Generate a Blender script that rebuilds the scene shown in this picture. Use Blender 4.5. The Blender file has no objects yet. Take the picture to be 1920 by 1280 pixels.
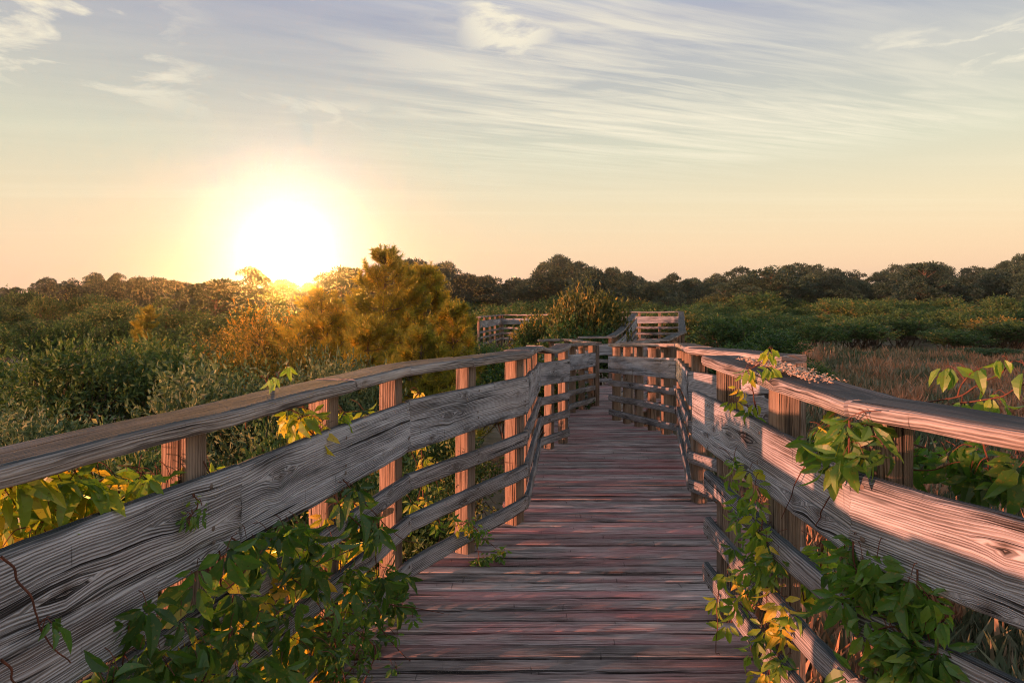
import bpy, math, random
import numpy as np
from mathutils import Vector, Matrix, noise as mnoise

SC = bpy.context.scene
COL = SC.collection
rng = np.random.default_rng(7)
random.seed(7)
F, CX, HY, H = 1280.0, 960.0, 566.0, 1.42        # focal length in photo pixels, principal column, horizon row, eye height
SUN_EL = math.radians(2.1)
SUN_TO = Vector((0.84, 0.54, 0)).normalized()    # the way sunlight travels, seen from above
GLOW = Vector((-0.328, 1.0, 0.087)).normalized() # where the sun burns through in the sky

# ------------------------------------------------------------------ helpers
def P(px, py, d):
    return np.array([(px - CX) / F * d, d, H - (py - HY) / F * d])

def tag(o, label=None, cat=None, group=None, kind=None):
    if label: o['label'] = label
    if cat: o['category'] = cat
    if group: o['group'] = group
    if kind: o['kind'] = kind
    return o

def empty(name, loc=(0, 0, 0), rz=0.0):
    o = bpy.data.objects.new(name, None)
    o.empty_display_size = 0.2
    o.location = loc
    o.rotation_euler = (0, 0, rz)
    COL.objects.link(o)
    return o

def mesh_np(name, verts, quads=None, tris=None, uv=None, attrs=None, smooth=False):
    me = bpy.data.meshes.new(name)
    verts = np.asarray(verts, dtype=np.float32).reshape(-1, 3)
    loops, starts, n = [], [], 0
    for arr, k in ((quads, 4), (tris, 3)):
        if arr is None or len(arr) == 0: continue
        arr = np.asarray(arr, dtype=np.int32).reshape(-1, k)
        loops.append(arr.ravel())
        starts.append(np.arange(len(arr), dtype=np.int32) * k + n)
        n += arr.size
    loops = np.concatenate(loops); starts = np.concatenate(starts)
    me.vertices.add(len(verts)); me.vertices.foreach_set('co', verts.ravel())
    me.loops.add(len(loops)); me.loops.foreach_set('vertex_index', loops)
    me.polygons.add(len(starts)); me.polygons.foreach_set('loop_start', starts)
    if uv is not None:
        l = me.uv_layers.new(name='UVMap')
        l.data.foreach_set('uv', np.asarray(uv, dtype=np.float32)[loops].ravel())
    for k, v in (attrs or {}).items():
        a = me.attributes.new(k, 'FLOAT', 'POINT')
        a.data.foreach_set('value', np.asarray(v, dtype=np.float32))
    me.polygons.foreach_set('use_smooth', np.full(len(starts), smooth, dtype=bool))
    me.update(calc_edges=True)
    return me

def link(name, me, mat=None, parent=None):
    o = bpy.data.objects.new(name, me)
    if mat is not None and len(me.materials) == 0: me.materials.append(mat)
    COL.objects.link(o)
    if parent is not None: o.parent = parent
    return o

class Geo:
    def __init__(s): s.v, s.q, s.t, s.uv, s.a, s.n = [], [], [], [], {}, 0
    def add(s, v, q=None, t=None, uv=None, **attrs):
        v = np.asarray(v, float).reshape(-1, 3)
        if q is not None and len(q): s.q.append(np.asarray(q) + s.n)
        if t is not None and len(t): s.t.append(np.asarray(t) + s.n)
        s.v.append(v); s.uv.append(np.zeros((len(v), 2)) if uv is None else uv)
        for k, x in attrs.items():
            s.a.setdefault(k, []).append(np.broadcast_to(np.asarray(x, float), (len(v),)))
        s.n += len(v)
    def mesh(s, name, smooth=False):
        return mesh_np(name, np.concatenate(s.v), np.concatenate(s.q) if s.q else None,
                       np.concatenate(s.t) if s.t else None, np.concatenate(s.uv),
                       {k: np.concatenate(x) for k, x in s.a.items()}, smooth)

def vnoise(x, seed):          # cheap smooth 1-D noise, -1..1
    x = np.asarray(x, float); i = np.floor(x).astype(int); f = x - i
    h = lambda k: (np.sin(k * 127.1 + seed * 311.7) * 43758.5453) % 1.0 * 2 - 1
    f = f * f * (3 - 2 * f)
    return h(i) * (1 - f) + h(i + 1) * f

def board(g, p0, p1, nv, uv_, w, h, seg=0.06, fseg=0.03, knots=(), seed=0.0, warp=0.004, sag=0.0, wear=0.004, ch=0.005, tint=None):
    """A weathered plank: length p0-p1, thickness w along nv, height h along uv_.  Wavy, worn edges; UV = metres along / round the section."""
    p0, p1, nv, uv_ = (np.asarray(a, float) for a in (p0, p1, nv, uv_))
    L = np.linalg.norm(p1 - p0); ax = (p1 - p0) / L
    N = max(2, int(L / seg) + 1)
    s = np.linspace(0, L, N)
    prof = []
    def side(a, b):
        k = max(1, int(round(np.hypot(b[0] - a[0], b[1] - a[1]) / fseg)))
        for i in range(k): prof.append((a[0] + (b[0] - a[0]) * i / k, a[1] + (b[1] - a[1]) * i / k))
    W, Hh = w / 2, h / 2
    c = [(-W + ch, -Hh), (W - ch, -Hh), (W, -Hh + ch), (W, Hh - ch), (W - ch, Hh), (-W + ch, Hh), (-W, Hh - ch), (-W, -Hh + ch)]
    for i in range(8): side(c[i], c[(i + 1) % 8])
    prof.append(prof[0]); prof = np.array(prof); M = len(prof)
    vv = np.concatenate([[0], np.cumsum(np.hypot(*np.diff(prof, axis=0).T))])
    S, A = np.meshgrid(s, prof[:, 0], indexing='ij'); _, B = np.meshgrid(s, prof[:, 1], indexing='ij')
    _, V = np.meshgrid(s, vv, indexing='ij')
    sd = seed * 13.7
    da = warp * vnoise(S * 1.3 + sd, 1) + warp * .5 * vnoise(S * 4 + sd, 2)
    db = warp * vnoise(S * 1.1 + sd, 3) + warp * .4 * vnoise(S * 5 + sd, 4)
    edge = (np.abs(np.abs(A) - W) < ch * 1.2) & (np.abs(np.abs(B) - Hh) < ch * 1.2)
    wr = wear * (0.5 + 0.9 * np.abs(vnoise(S * 9 + sd + np.sign(A) * 31 + np.sign(B) * 17, 5)))
    A2 = A - np.sign(A) * np.where(edge, wr, 0); B2 = B - np.sign(B) * np.where(edge, wr, 0)
    tw = 0.02 * vnoise(S * 0.8 + sd, 6)
    Ac = A2 + da - tw * B2; Bc = B2 + db + tw * A2 - sag * 4 * (S / L) * (1 - S / L)
    end = 0.006 * vnoise(V * 40 + sd, 7)
    Sx = S + np.where(S <= 0, end, 0) + np.where(S >= L, end, 0)
    v = p0 + Sx[..., None] * ax + Ac[..., None] * nv + Bc[..., None] * uv_
    g_v = V.copy(); kn = np.zeros_like(V)
    for (ks, kv, kr) in knots:
        dv = V - kv; du = S - ks
        e = np.exp(-(du / (kr * 2.6)) ** 2) * np.exp(-np.abs(dv) / (kr * 2.2))
        g_v = g_v - np.sign(dv) * kr * 0.75 * e + 0.25 * kr * np.exp(-(du / (kr * 1.3)) ** 2) * np.exp(-np.abs(dv) / (kr * 5))
        kn = np.maximum(kn, np.exp(-((du / kr) ** 2 + (dv / (kr * .8)) ** 2) * 1.3))
    U = S + seed * 7.31
    uvs = np.stack([U, g_v + seed * 3.17 % 5], -1).reshape(-1, 2)
    i, j = np.meshgrid(np.arange(N - 1), np.arange(M - 1), indexing='ij')
    a = (i * M + j).ravel(); q = np.stack([a, a + M, a + M + 1, a + 1], -1)
    flip = np.dot(np.cross(ax, nv), uv_) > 0
    m = M - 1
    def fan(off, rev):
        t = np.stack([np.zeros(m - 2, int) + off, np.arange(1, m - 1) + off, np.arange(2, m) + off], -1)
        return t[:, ::-1] if rev else t
    V0 = N * M
    ends = np.concatenate([v[0, :m], v[-1, :m]]); t = np.concatenate([fan(V0, flip), fan(V0 + m, not flip)])
    if flip: q = q[:, ::-1]
    euv = np.stack([np.concatenate([prof[:m, 0], prof[:m, 0]]) * .5 + seed, np.concatenate([prof[:m, 1], prof[:m, 1]]) * 1.2], -1)
    tn = (seed * 0.618) % 1 if tint is None else tint
    g.add(np.concatenate([v.reshape(-1, 3), ends]), q, t, np.concatenate([uvs, euv]), knot=np.concatenate([kn.ravel(), np.zeros(2 * m)]), tint=tn)

def tube(g, pts, r0, r1=None, k=6, **attrs):
    pts = np.asarray(pts, float); r1 = r0 if r1 is None else r1
    n = len(pts); tan = np.gradient(pts, axis=0); tan /= np.linalg.norm(tan, axis=1, keepdims=True) + 1e-9
    ref = np.array([.31, .27, .91]); a = np.cross(tan, ref); a /= np.linalg.norm(a, axis=1, keepdims=True) + 1e-9
    b = np.cross(tan, a); th = np.linspace(0, 2 * np.pi, k, endpoint=False)
    r = np.linspace(r0, r1, n)[:, None, None]
    v = pts[:, None] + r * (np.cos(th)[None, :, None] * a[:, None] + np.sin(th)[None, :, None] * b[:, None])
    i, j = np.meshgrid(np.arange(n - 1), np.arange(k), indexing='ij')
    q = np.stack([i * k + j, i * k + (j + 1) % k, (i + 1) * k + (j + 1) % k, (i + 1) * k + j], -1).reshape(-1, 4)
    u = np.repeat(np.cumsum(np.concatenate([[0], np.linalg.norm(np.diff(pts, axis=0), axis=1)])), k)
    g.add(v.reshape(-1, 3), q, None, np.stack([u, np.tile(th * r0, n)], -1), **attrs)

def spline(pts, n=12):
    pts = [np.asarray(p, float) for p in pts]; pp = [2 * pts[0] - pts[1]] + pts + [2 * pts[-1] - pts[-2]]
    out = []
    for i in range(1, len(pp) - 2):
        for t in np.linspace(0, 1, n, endpoint=False):
            p0, p1, p2, p3 = pp[i - 1:i + 3]
            out.append(.5 * (2 * p1 + (p2 - p0) * t + (2 * p0 - 5 * p1 + 4 * p2 - p3) * t * t + (3 * p1 - p0 - 3 * p2 + p3) * t ** 3))
    return np.array(out + [pts[-1]])

def unit(v): return v / (np.linalg.norm(v, axis=-1, keepdims=True) + 1e-9)

# ------------------------------------------------------------------ materials
def new_mat(name):
    m = bpy.data.materials.new(name); m.use_nodes = True
    nt = m.node_tree; nt.nodes.clear()
    return m, nt

class N:
    def __init__(s, nt): s.nt = nt
    def node(s, t, **kw):
        n = s.nt.nodes.new(t)
        for k, v in kw.items(): setattr(n, k, v)
        return n
    def put(s, sock, v):
        if hasattr(v, 'is_output') or isinstance(v, bpy.types.NodeSocket): s.nt.links.new(v, sock)
        else: sock.default_value = v
    def math(s, op, a, b=0.0, c=None, clamp=False):
        n = s.node('ShaderNodeMath', operation=op, use_clamp=clamp)
        s.put(n.inputs[0], a); s.put(n.inputs[1], b)
        if c is not None: s.put(n.inputs[2], c)
        return n.outputs[0]
    def comb(s, x, y, z=0.0):
        n = s.node('ShaderNodeCombineXYZ')
        for i, v in enumerate((x, y, z)): s.put(n.inputs[i], v)
        return n.outputs[0]
    def sep(s, v):
        n = s.node('ShaderNodeSeparateXYZ'); s.put(n.inputs[0], v); return n.outputs
    def noise(s, vec, scale=1.0, detail=2.0, rough=0.5, dist=0.0):
        n = s.node('ShaderNodeTexNoise'); s.put(n.inputs['Vector'], vec)
        n.inputs['Scale'].default_value = scale; n.inputs['Detail'].default_value = detail
        n.inputs['Roughness'].default_value = rough; n.inputs['Distortion'].default_value = dist
        return n.outputs[0]
    def ramp(s, fac, stops, interp='LINEAR'):
        n = s.node('ShaderNodeValToRGB'); s.put(n.inputs[0], fac)
        cr = n.color_ramp; cr.interpolation = interp
        while len(cr.elements) < len(stops): cr.elements.new(0.5)
        for e, (p, c) in zip(cr.elements, stops):
            e.position = p; e.color = (*c, 1) if len(c) == 3 else c
        return n.outputs[0]
    def mix(s, f, a, b, mode='MIX'):
        n = s.node('ShaderNodeMix', data_type='RGBA', blend_type=mode); n.clamp_factor = True
        s.put(n.inputs[0], f)
        for i, v in ((6, a), (7, b)):
            s.put(n.inputs[i], (*v, 1) if isinstance(v, tuple) and len(v) == 3 else v)
        return n.outputs[2]
    def mapr(s, v, a, b, c=0.0, d=1.0, smooth=False):
        n = s.node('ShaderNodeMapRange'); n.clamp = True
        if smooth: n.interpolation_type = 'SMOOTHSTEP'
        s.put(n.inputs[0], v)
        for i, x in enumerate((a, b, c, d)): n.inputs[i + 1].default_value = x
        return n.outputs[0]
    def attr(s, name): return s.node('ShaderNodeAttribute', attribute_name=name).outputs['Fac']
    def bump(s, h, strength, dist):
        n = s.node('ShaderNodeBump'); n.inputs['Strength'].default_value = strength; n.inputs['Distance'].default_value = dist
        s.put(n.inputs['Height'], h); return n.outputs[0]
    def out(s, shader):
        o = s.node('ShaderNodeOutputMaterial'); s.nt.links.new(shader, o.inputs['Surface'])

def wood(name, groove, low, high, freq=95.0, top=(0.05, 0.06, 0.055), topmix=0.75, warmth=(0.20, 0.13, 0.09), warm=0.25, speck=0.0, bump=0.9, wav=4.2, bdist=0.004, spec=.05):
    m, nt = new_mat(name); n = N(nt)
    uvn = n.node('ShaderNodeUVMap', uv_map='UVMap').outputs[0]
    u, v, _ = n.sep(uvn); tint = n.attr('tint'); z = n.math('MULTIPLY', tint, 41.0)
    warp = n.noise(n.comb(n.math('MULTIPLY', u, 1.9), n.math('MULTIPLY', v, 7.0), z), 1, 3, .5)
    warp2 = n.noise(n.comb(n.math('MULTIPLY', u, 14.0), n.math('MULTIPLY', v, 16.0), z), 1, 2, .5)
    fq = n.mapr(n.math('FRACT', n.math('MULTIPLY', tint, 5.7)), 0, 1, .62, 1.3)
    ph = n.math('ADD', n.math('MULTIPLY', n.math('MULTIPLY', v, fq), freq * 6.283), n.math('ADD', n.math('MULTIPLY', warp, wav * 6.283), n.math('ADD', n.math('MULTIPLY', warp2, 3.4), n.math('MULTIPLY', n.noise(n.comb(n.math('MULTIPLY', u, .35), n.math('MULTIPLY', v, 30.0), z), 1, 3, .6), 22.0))))
    line = n.math('MULTIPLY_ADD', n.math('SINE', ph), 0.5, 0.5)
    amp = n.noise(n.comb(n.math('MULTIPLY', u, 1.3), n.math('MULTIPLY', v, 14.0), z), 1, 3, .6)
    line = n.math('POWER', line, n.mapr(amp, .35, .65, .12, 2.2))
    streak = n.noise(n.comb(n.math('MULTIPLY', u, 3.0), n.math('MULTIPLY', n.math('ADD', v, n.math('MULTIPLY', warp, .02)), 260.0), z), 1, 3, .6)
    fibre = n.noise(n.comb(n.math('MULTIPLY', u, 26.0), n.math('MULTIPLY', v, 900.0), z), 1, 2, .6)
    blot = n.noise(n.comb(n.math('MULTIPLY', u, 2.4), n.math('MULTIPLY', v, 11.0), z), 1, 4, .6)
    crack = n.mapr(n.noise(n.comb(n.math('MULTIPLY', u, 1.1), n.math('MULTIPLY', n.math('ADD', v, n.math('MULTIPLY', warp, .03)), 55.0), n.math('ADD', z, 9.0)), 1, 3, .6), .62, .67)
    check = n.mapr(n.noise(n.comb(n.math('MULTIPLY', u, 70.0), n.math('MULTIPLY', v, 5.0), n.math('ADD', z, 5.0)), 1, 2, .5), .70, .76)
    val = n.math('ADD', n.math('MULTIPLY', line, n.mapr(n.math('FRACT', n.math('MULTIPLY', tint, 3.1)), 0, 1, .16, .36)), n.math('ADD', n.math('MULTIPLY', streak, .50), n.math('MULTIPLY', fibre, .34)))
    val = n.math('ADD', val, n.math('MULTIPLY', n.math('SUBTRACT', blot, .5), .95))
    mid = tuple((a + b) / 2 for a, b in zip(low, high))
    col = n.ramp(val, [(.17, groove), (.36, low), (.56, mid), (.84, high)])
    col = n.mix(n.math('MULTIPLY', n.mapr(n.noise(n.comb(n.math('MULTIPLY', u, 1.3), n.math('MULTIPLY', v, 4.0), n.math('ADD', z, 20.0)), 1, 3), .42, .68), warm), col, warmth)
    stain = n.mapr(n.noise(n.comb(n.math('MULTIPLY', u, 1.8), n.math('MULTIPLY', v, 16.0), n.math('ADD', z, 30.0)), 1, 4, .6), .58, .72)
    col = n.mix(n.math('MULTIPLY', stain, .72), col, (0.024, 0.026, 0.027))
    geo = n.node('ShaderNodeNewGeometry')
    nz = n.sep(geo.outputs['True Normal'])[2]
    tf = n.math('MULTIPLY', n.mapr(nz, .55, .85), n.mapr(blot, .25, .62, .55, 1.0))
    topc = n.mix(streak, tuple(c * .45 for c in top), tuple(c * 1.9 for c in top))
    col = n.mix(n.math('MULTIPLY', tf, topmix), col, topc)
    kn = n.attr('knot')
    brt = n.mapr(n.math('FRACT', n.math('MULTIPLY', tint, 7.9)), 0, 1, .62, 1.12)
    sc_ = n.node('ShaderNodeVectorMath', operation='SCALE'); n.put(sc_.inputs[0], col); n.put(sc_.inputs['Scale'], brt); col = sc_.outputs[0]
    col = n.mix(n.math('MULTIPLY', kn, .8), col, n.mix(line, (0.025, 0.018, 0.012), (0.13, 0.085, 0.055)))
    dk = n.math('MAXIMUM', n.math('MULTIPLY', crack, .9), n.math('MULTIPLY', check, .55))
    col = n.mix(dk, col, (0.012, 0.011, 0.01))
    if speck:
        pos = geo.outputs['Position']
        grains = n.mapr(n.noise(pos, 330, 2, .7), .60, .72)
        patch = n.mapr(n.noise(pos, 2.6, 3, .6), .38, .62)
        col = n.mix(n.math('MULTIPLY', n.math('MULTIPLY', grains, patch), speck), col, (0.46, 0.36, 0.28))
    hgt = n.math('ADD', n.math('MULTIPLY', line, .55), n.math('ADD', n.math('MULTIPLY', streak, .5), n.math('MULTIPLY', fibre, .2)))
    hgt = n.math('SUBTRACT', hgt, n.math('MULTIPLY', dk, .9))
    b = n.node('ShaderNodeBsdfPrincipled')
    n.put(b.inputs['Base Color'], col); b.inputs['Roughness'].default_value = .9; b.inputs['Specular IOR Level'].default_value = spec
    n.put(b.inputs['Normal'], n.bump(hgt, bump, bdist))
    n.out(b.outputs[0]); return m

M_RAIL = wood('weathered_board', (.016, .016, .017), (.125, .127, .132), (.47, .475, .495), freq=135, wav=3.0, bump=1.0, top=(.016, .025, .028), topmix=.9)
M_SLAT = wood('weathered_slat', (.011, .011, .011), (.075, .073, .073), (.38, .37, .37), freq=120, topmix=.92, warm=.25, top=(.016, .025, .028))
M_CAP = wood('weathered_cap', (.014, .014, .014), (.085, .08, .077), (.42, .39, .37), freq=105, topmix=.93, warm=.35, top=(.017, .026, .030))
M_POST = wood('post_timber', (.018, .013, .010), (.095, .072, .055), (.30, .235, .185), freq=110, warm=.8, warmth=(.22, .14, .09), topmix=.4)
M_DECK = wood('deck_plank', (.009, .008, .008), (.105, .09, .086), (.56, .48, .45), freq=100, top=(.12, .11, .104), topmix=.2, warm=.85, warmth=(.42, .165, .16), speck=.75, bump=1.0, bdist=.008, spec=.2)  # pink warmth patches: low sunlight on the planks, painted into the wood colour

def leaf_mat(name, stops, trans=(0.9, 1.0, 0.35), tw=0.42, rough=.55, spec=.3, blot=0.0):
    m, nt = new_mat(name); n = N(nt)
    t = n.attr('tint')
    oi = n.node('ShaderNodeObjectInfo').outputs['Random']
    t2 = n.math('ADD', t, n.math('MULTIPLY', n.math('SUBTRACT', oi, .5), .36), clamp=True)
    col = n.ramp(t2, stops)
    if blot:
        pos = n.node('ShaderNodeNewGeometry').outputs['Position']
        col = n.mix(n.math('MULTIPLY', n.mapr(n.noise(pos, 95, 3), .58, .7), blot), col, (.20, .16, .03))
        col = n.mix(n.math('MULTIPLY', n.mapr(n.noise(pos, 160, 2), .68, .74), blot), col, (.04, .022, .01))
    b = n.node('ShaderNodeBsdfPrincipled'); n.put(b.inputs['Base Color'], col)
    b.inputs['Roughness'].default_value = rough; b.inputs['Specular IOR Level'].default_value = spec
    tr = n.node('ShaderNodeBsdfTranslucent'); n.put(tr.inputs[0], n.mix(1.0, col, trans, 'MULTIPLY'))
    mx = n.node('ShaderNodeMixShader'); mx.inputs[0].default_value = tw
    nt.links.new(b.outputs[0], mx.inputs[1]); nt.links.new(tr.outputs[0], mx.inputs[2])
    n.out(mx.outputs[0]); return m

M_VINE = leaf_mat('creeper_leaf', [(0, (.03, .075, .016)), (.45, (.075, .165, .028)), (.72, (.17, .25, .03)), (.86, (.34, .33, .035)), (1, (.52, .34, .05))], trans=(2.2, 2.2, 1.0), blot=.7, rough=.42, spec=.45)
M_BAY = leaf_mat('bayberry_leaf', [(0, (.026, .055, .018)), (.5, (.07, .125, .034)), (.85, (.16, .20, .06)), (1, (.30, .25, .08))], trans=(1.6, 1.6, .8), tw=.3)
M_SILVER = leaf_mat('silver_leaf', [(0, (.04, .07, .03)), (.5, (.11, .16, .065)), (1, (.34, .33, .15))], trans=(1.4, 1.4, .9), tw=.25)
M_SHRUB = leaf_mat('thicket_leaf', [(0, (.014, .04, .013)), (.5, (.042, .10, .025)), (.85, (.11, .165, .04)), (1, (.22, .16, .045))], trans=(1.6, 1.6, .8), tw=.3)
M_GOLD = leaf_mat('backlit_gold_leaf', [(0, (.03, .045, .012)), (.4, (.085, .09, .018)), (.75, (.22, .155, .026)), (1, (.36, .21, .035))], trans=(2.4, 2.0, .9), tw=.45)  # orange backlight from the sun is painted into this leaf colour
M_GREENGOLD = leaf_mat('gold_lit_green_leaf', [(0, (.022, .04, .012)), (.5, (.055, .08, .02)), (.72, (.13, .13, .028)), (.88, (.27, .19, .035)), (1, (.38, .22, .04))], trans=(1.6, 1.4, .8), tw=.3)  # gold end of the ramp paints sunlit leaves onto a green bush
M_PINE = leaf_mat('pine_needles', [(0, (.009, .025, .017)), (.5, (.018, .046, .026)), (1, (.042, .074, .034))], trans=(1.2, 1.2, .8), tw=.15)
M_YPINE = leaf_mat('young_pine_needles', [(0, (.045, .065, .016)), (.5, (.10, .12, .025)), (1, (.25, .20, .04))], trans=(4.2, 3.1, 1.0), tw=.58)
M_GRASS = leaf_mat('dune_grass', [(0, (.09, .12, .06)), (.35, (.20, .20, .12)), (.62, (.46, .25, .14)), (1, (.60, .29, .16))], trans=(1.2, 1.1, .9), tw=.3)  # dry reddish blades, red raised to paint in sunlight that misses them

def plain(name, c0, c1, scale=20, rough=.85, bump=.3, bd=.01, stretch=(1, 1, 1)):
    m, nt = new_mat(name); n = N(nt)
    tc = n.node('ShaderNodeTexCoord').outputs['Object']
    mp = n.node('ShaderNodeMapping'); mp.inputs['Scale'].default_value = stretch; n.put(mp.inputs[0], tc)
    f = n.noise(mp.outputs[0], scale, 4, .6)
    b = n.node('ShaderNodeBsdfPrincipled'); n.put(b.inputs['Base Color'], n.ramp(f, [(.3, c0), (.7, c1)]))
    b.inputs['Roughness'].default_value = rough; b.inputs['Specular IOR Level'].default_value = .25
    n.put(b.inputs['Normal'], n.bump(f, bump, bd)); n.out(b.outputs[0]); return m
M_BARK = plain('bark', (.045, .032, .024), (.15, .105, .075), 14, stretch=(1, 1, .25), bump=.8, bd=.02)
M_TWIG = plain('red_stem', (.055, .026, .018), (.15, .055, .032), 30)
M_BERRY = plain('green_berry', (.05, .075, .03), (.09, .11, .05), 40, rough=.4)
M_BOLT = plain('dark_bolt', (.012, .010, .009), (.035, .028, .024), 90, rough=.7)
M_DUST = plain('wood_crumbs', (.30, .20, .13), (.48, .35, .25), 60)

def ground_mat():
    m, nt = new_mat('dune_soil'); n = N(nt)
    pos = n.node('ShaderNodeNewGeometry').outputs['Position']
    a = n.noise(pos, .22, 5, .6); b_ = n.noise(pos, 3.0, 5, .65); c = n.noise(pos, 40, 3, .6)
    col = n.ramp(n.math('ADD', n.math('MULTIPLY', a, .55), n.math('MULTIPLY', b_, .45)), [(.32, (.06, .06, .035)), (.46, (.14, .115, .07)), (.57, (.24, .19, .135)), (.68, (.42, .36, .28))])
    col = n.mix(n.math('MULTIPLY', c, .5), col, (.05, .045, .025))
    b = n.node('ShaderNodeBsdfPrincipled'); n.put(b.inputs['Base Color'], col); b.inputs['Roughness'].default_value = .95
    b.inputs['Specular IOR Level'].default_value = .1
    n.put(b.inputs['Normal'], n.bump(n.math('ADD', b_, n.math('MULTIPLY', c, .3)), .8, .08)); n.out(b.outputs[0]); return m

# ------------------------------------------------------------------ ground
def gz(x, y):
    x = np.asarray(x, float); y = np.asarray(y, float)
    z = -1.32 + .16 * np.sin(x * .31 + 1.3) * np.cos(y * .23) + .09 * np.sin(x * .8 + y * .6) + .05 * np.sin(x * 1.9 - y * 1.4)
    z += .30 * np.exp(-(((x - 13) / 5) ** 2 + ((y - 30) / 7) ** 2))
    return z
ax = np.unique(np.concatenate([-np.geomspace(12, 340, 34)[::-1], np.linspace(-12, 40, 131), np.geomspace(40, 340, 26)]))
ay = np.unique(np.concatenate([[-11, -8, -6], np.linspace(-4, 60, 150), np.geomspace(60, 440, 30)]))
GX, GY = np.meshgrid(ax, ay, indexing='ij')
nx, ny = GX.shape
i, j = np.meshgrid(np.arange(nx - 1), np.arange(ny - 1), indexing='ij'); a = (i * ny + j).ravel()
me = mesh_np('ground', np.stack([GX, GY, gz(GX, GY)], -1), np.stack([a, a + ny, a + ny + 1, a + 1], -1), smooth=True)
tag(link('ground', me, ground_mat()), 'sandy brown dune ground under grass and shrubs', 'ground', kind='structure')

# ------------------------------------------------------------------ boardwalk deck
DECK_Z = [(-4, 0), (4.45, 0), (5.6, -.03), (6.3, -.11), (8, -.17), (10, -.30), (12.4, -.42), (15.4, -.46), (17.3, -.42), (21.5, -.04), (26, 0)]
def dz(d): return float(np.interp(d, *zip(*DECK_Z)))
LPOLY = [(-3.5, -2.16), (3.33, -.53), (4.42, .07), (6.95, .26), (7.64, .61), (10.4, .80), (11.9, 1.42), (15.4, 1.62), (15.5, 2.25), (17.3, 2.77), (21.5, 3.9), (23.8, 4.2)]
RPOLY = [(-2, 2.6), (1.85, .95), (3.3, .93), (4.0, 1.6), (4.9, 1.30), (7.9, 1.94), (9.9, 1.46), (14, 3.1), (17, 4.2), (23.8, 5.87)]
g = Geo(); d = -2.5; k = 0
while d < 23.8:
    pw = .089 + .006 * random.random()
    xl = float(np.interp(d, *zip(*LPOLY))) - .14 - .03 * random.random(); xr = float(np.interp(d, *zip(*RPOLY))) + .14 + .03 * random.random()
    slope = (dz(d + .05) - dz(d - .05)) / .1
    fy = unit(np.array([0, 1, slope])); up = unit(np.array([0, -slope, 1]))
    z = dz(d) - .02 + random.uniform(-.0025, .0025); ry = random.uniform(-.004, .004)
    near = d < 8; tl_ = random.gauss(0, .03)
    kn = [(random.uniform(0, xr - xl), .005 + pw + .02 + random.uniform(.01, .06), random.uniform(.008, .016)) for _ in range(random.choice((0, 1, 1, 2)))]
    board(g, (xl, d + ry, z), (xr, d - ry, z + random.uniform(-.003, .003)), unit(fy + tl_ * up), unit(up - tl_ * fy), pw, .038, seg=.05 if near else .2, fseg=.025 if near else .06,
          knots=kn if near else (), seed=k * 1.37 + .3, warp=.0022, wear=.003, ch=.006)
    d += pw + (.012 if random.random() < .8 else .017); k += 1
for x0 in (-.35, .35, 1.0):     # stringers under the planks
    board(g, (x0 - .1, -1, -.11), (x0, 4.4, -.11), (1, 0, 0), (0, 0, 1), .045, .13, seg=1, fseg=.2, seed=x0 + 4)
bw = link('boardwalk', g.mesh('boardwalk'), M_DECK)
tag(bw, 'worn grey plank boardwalk winding ahead between the railings', 'boardwalk', kind='structure')

# ------------------------------------------------------------------ railings
HT = [(.94, .19, 'top_board'), (.775, .085, 'rail'), (.585, .088, 'rail'), (.375, .088, 'rail'), (.165, .088, 'rail')]
SEED = [1.0]
def sd(): SEED[0] += 1.618; return SEED[0]

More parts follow.
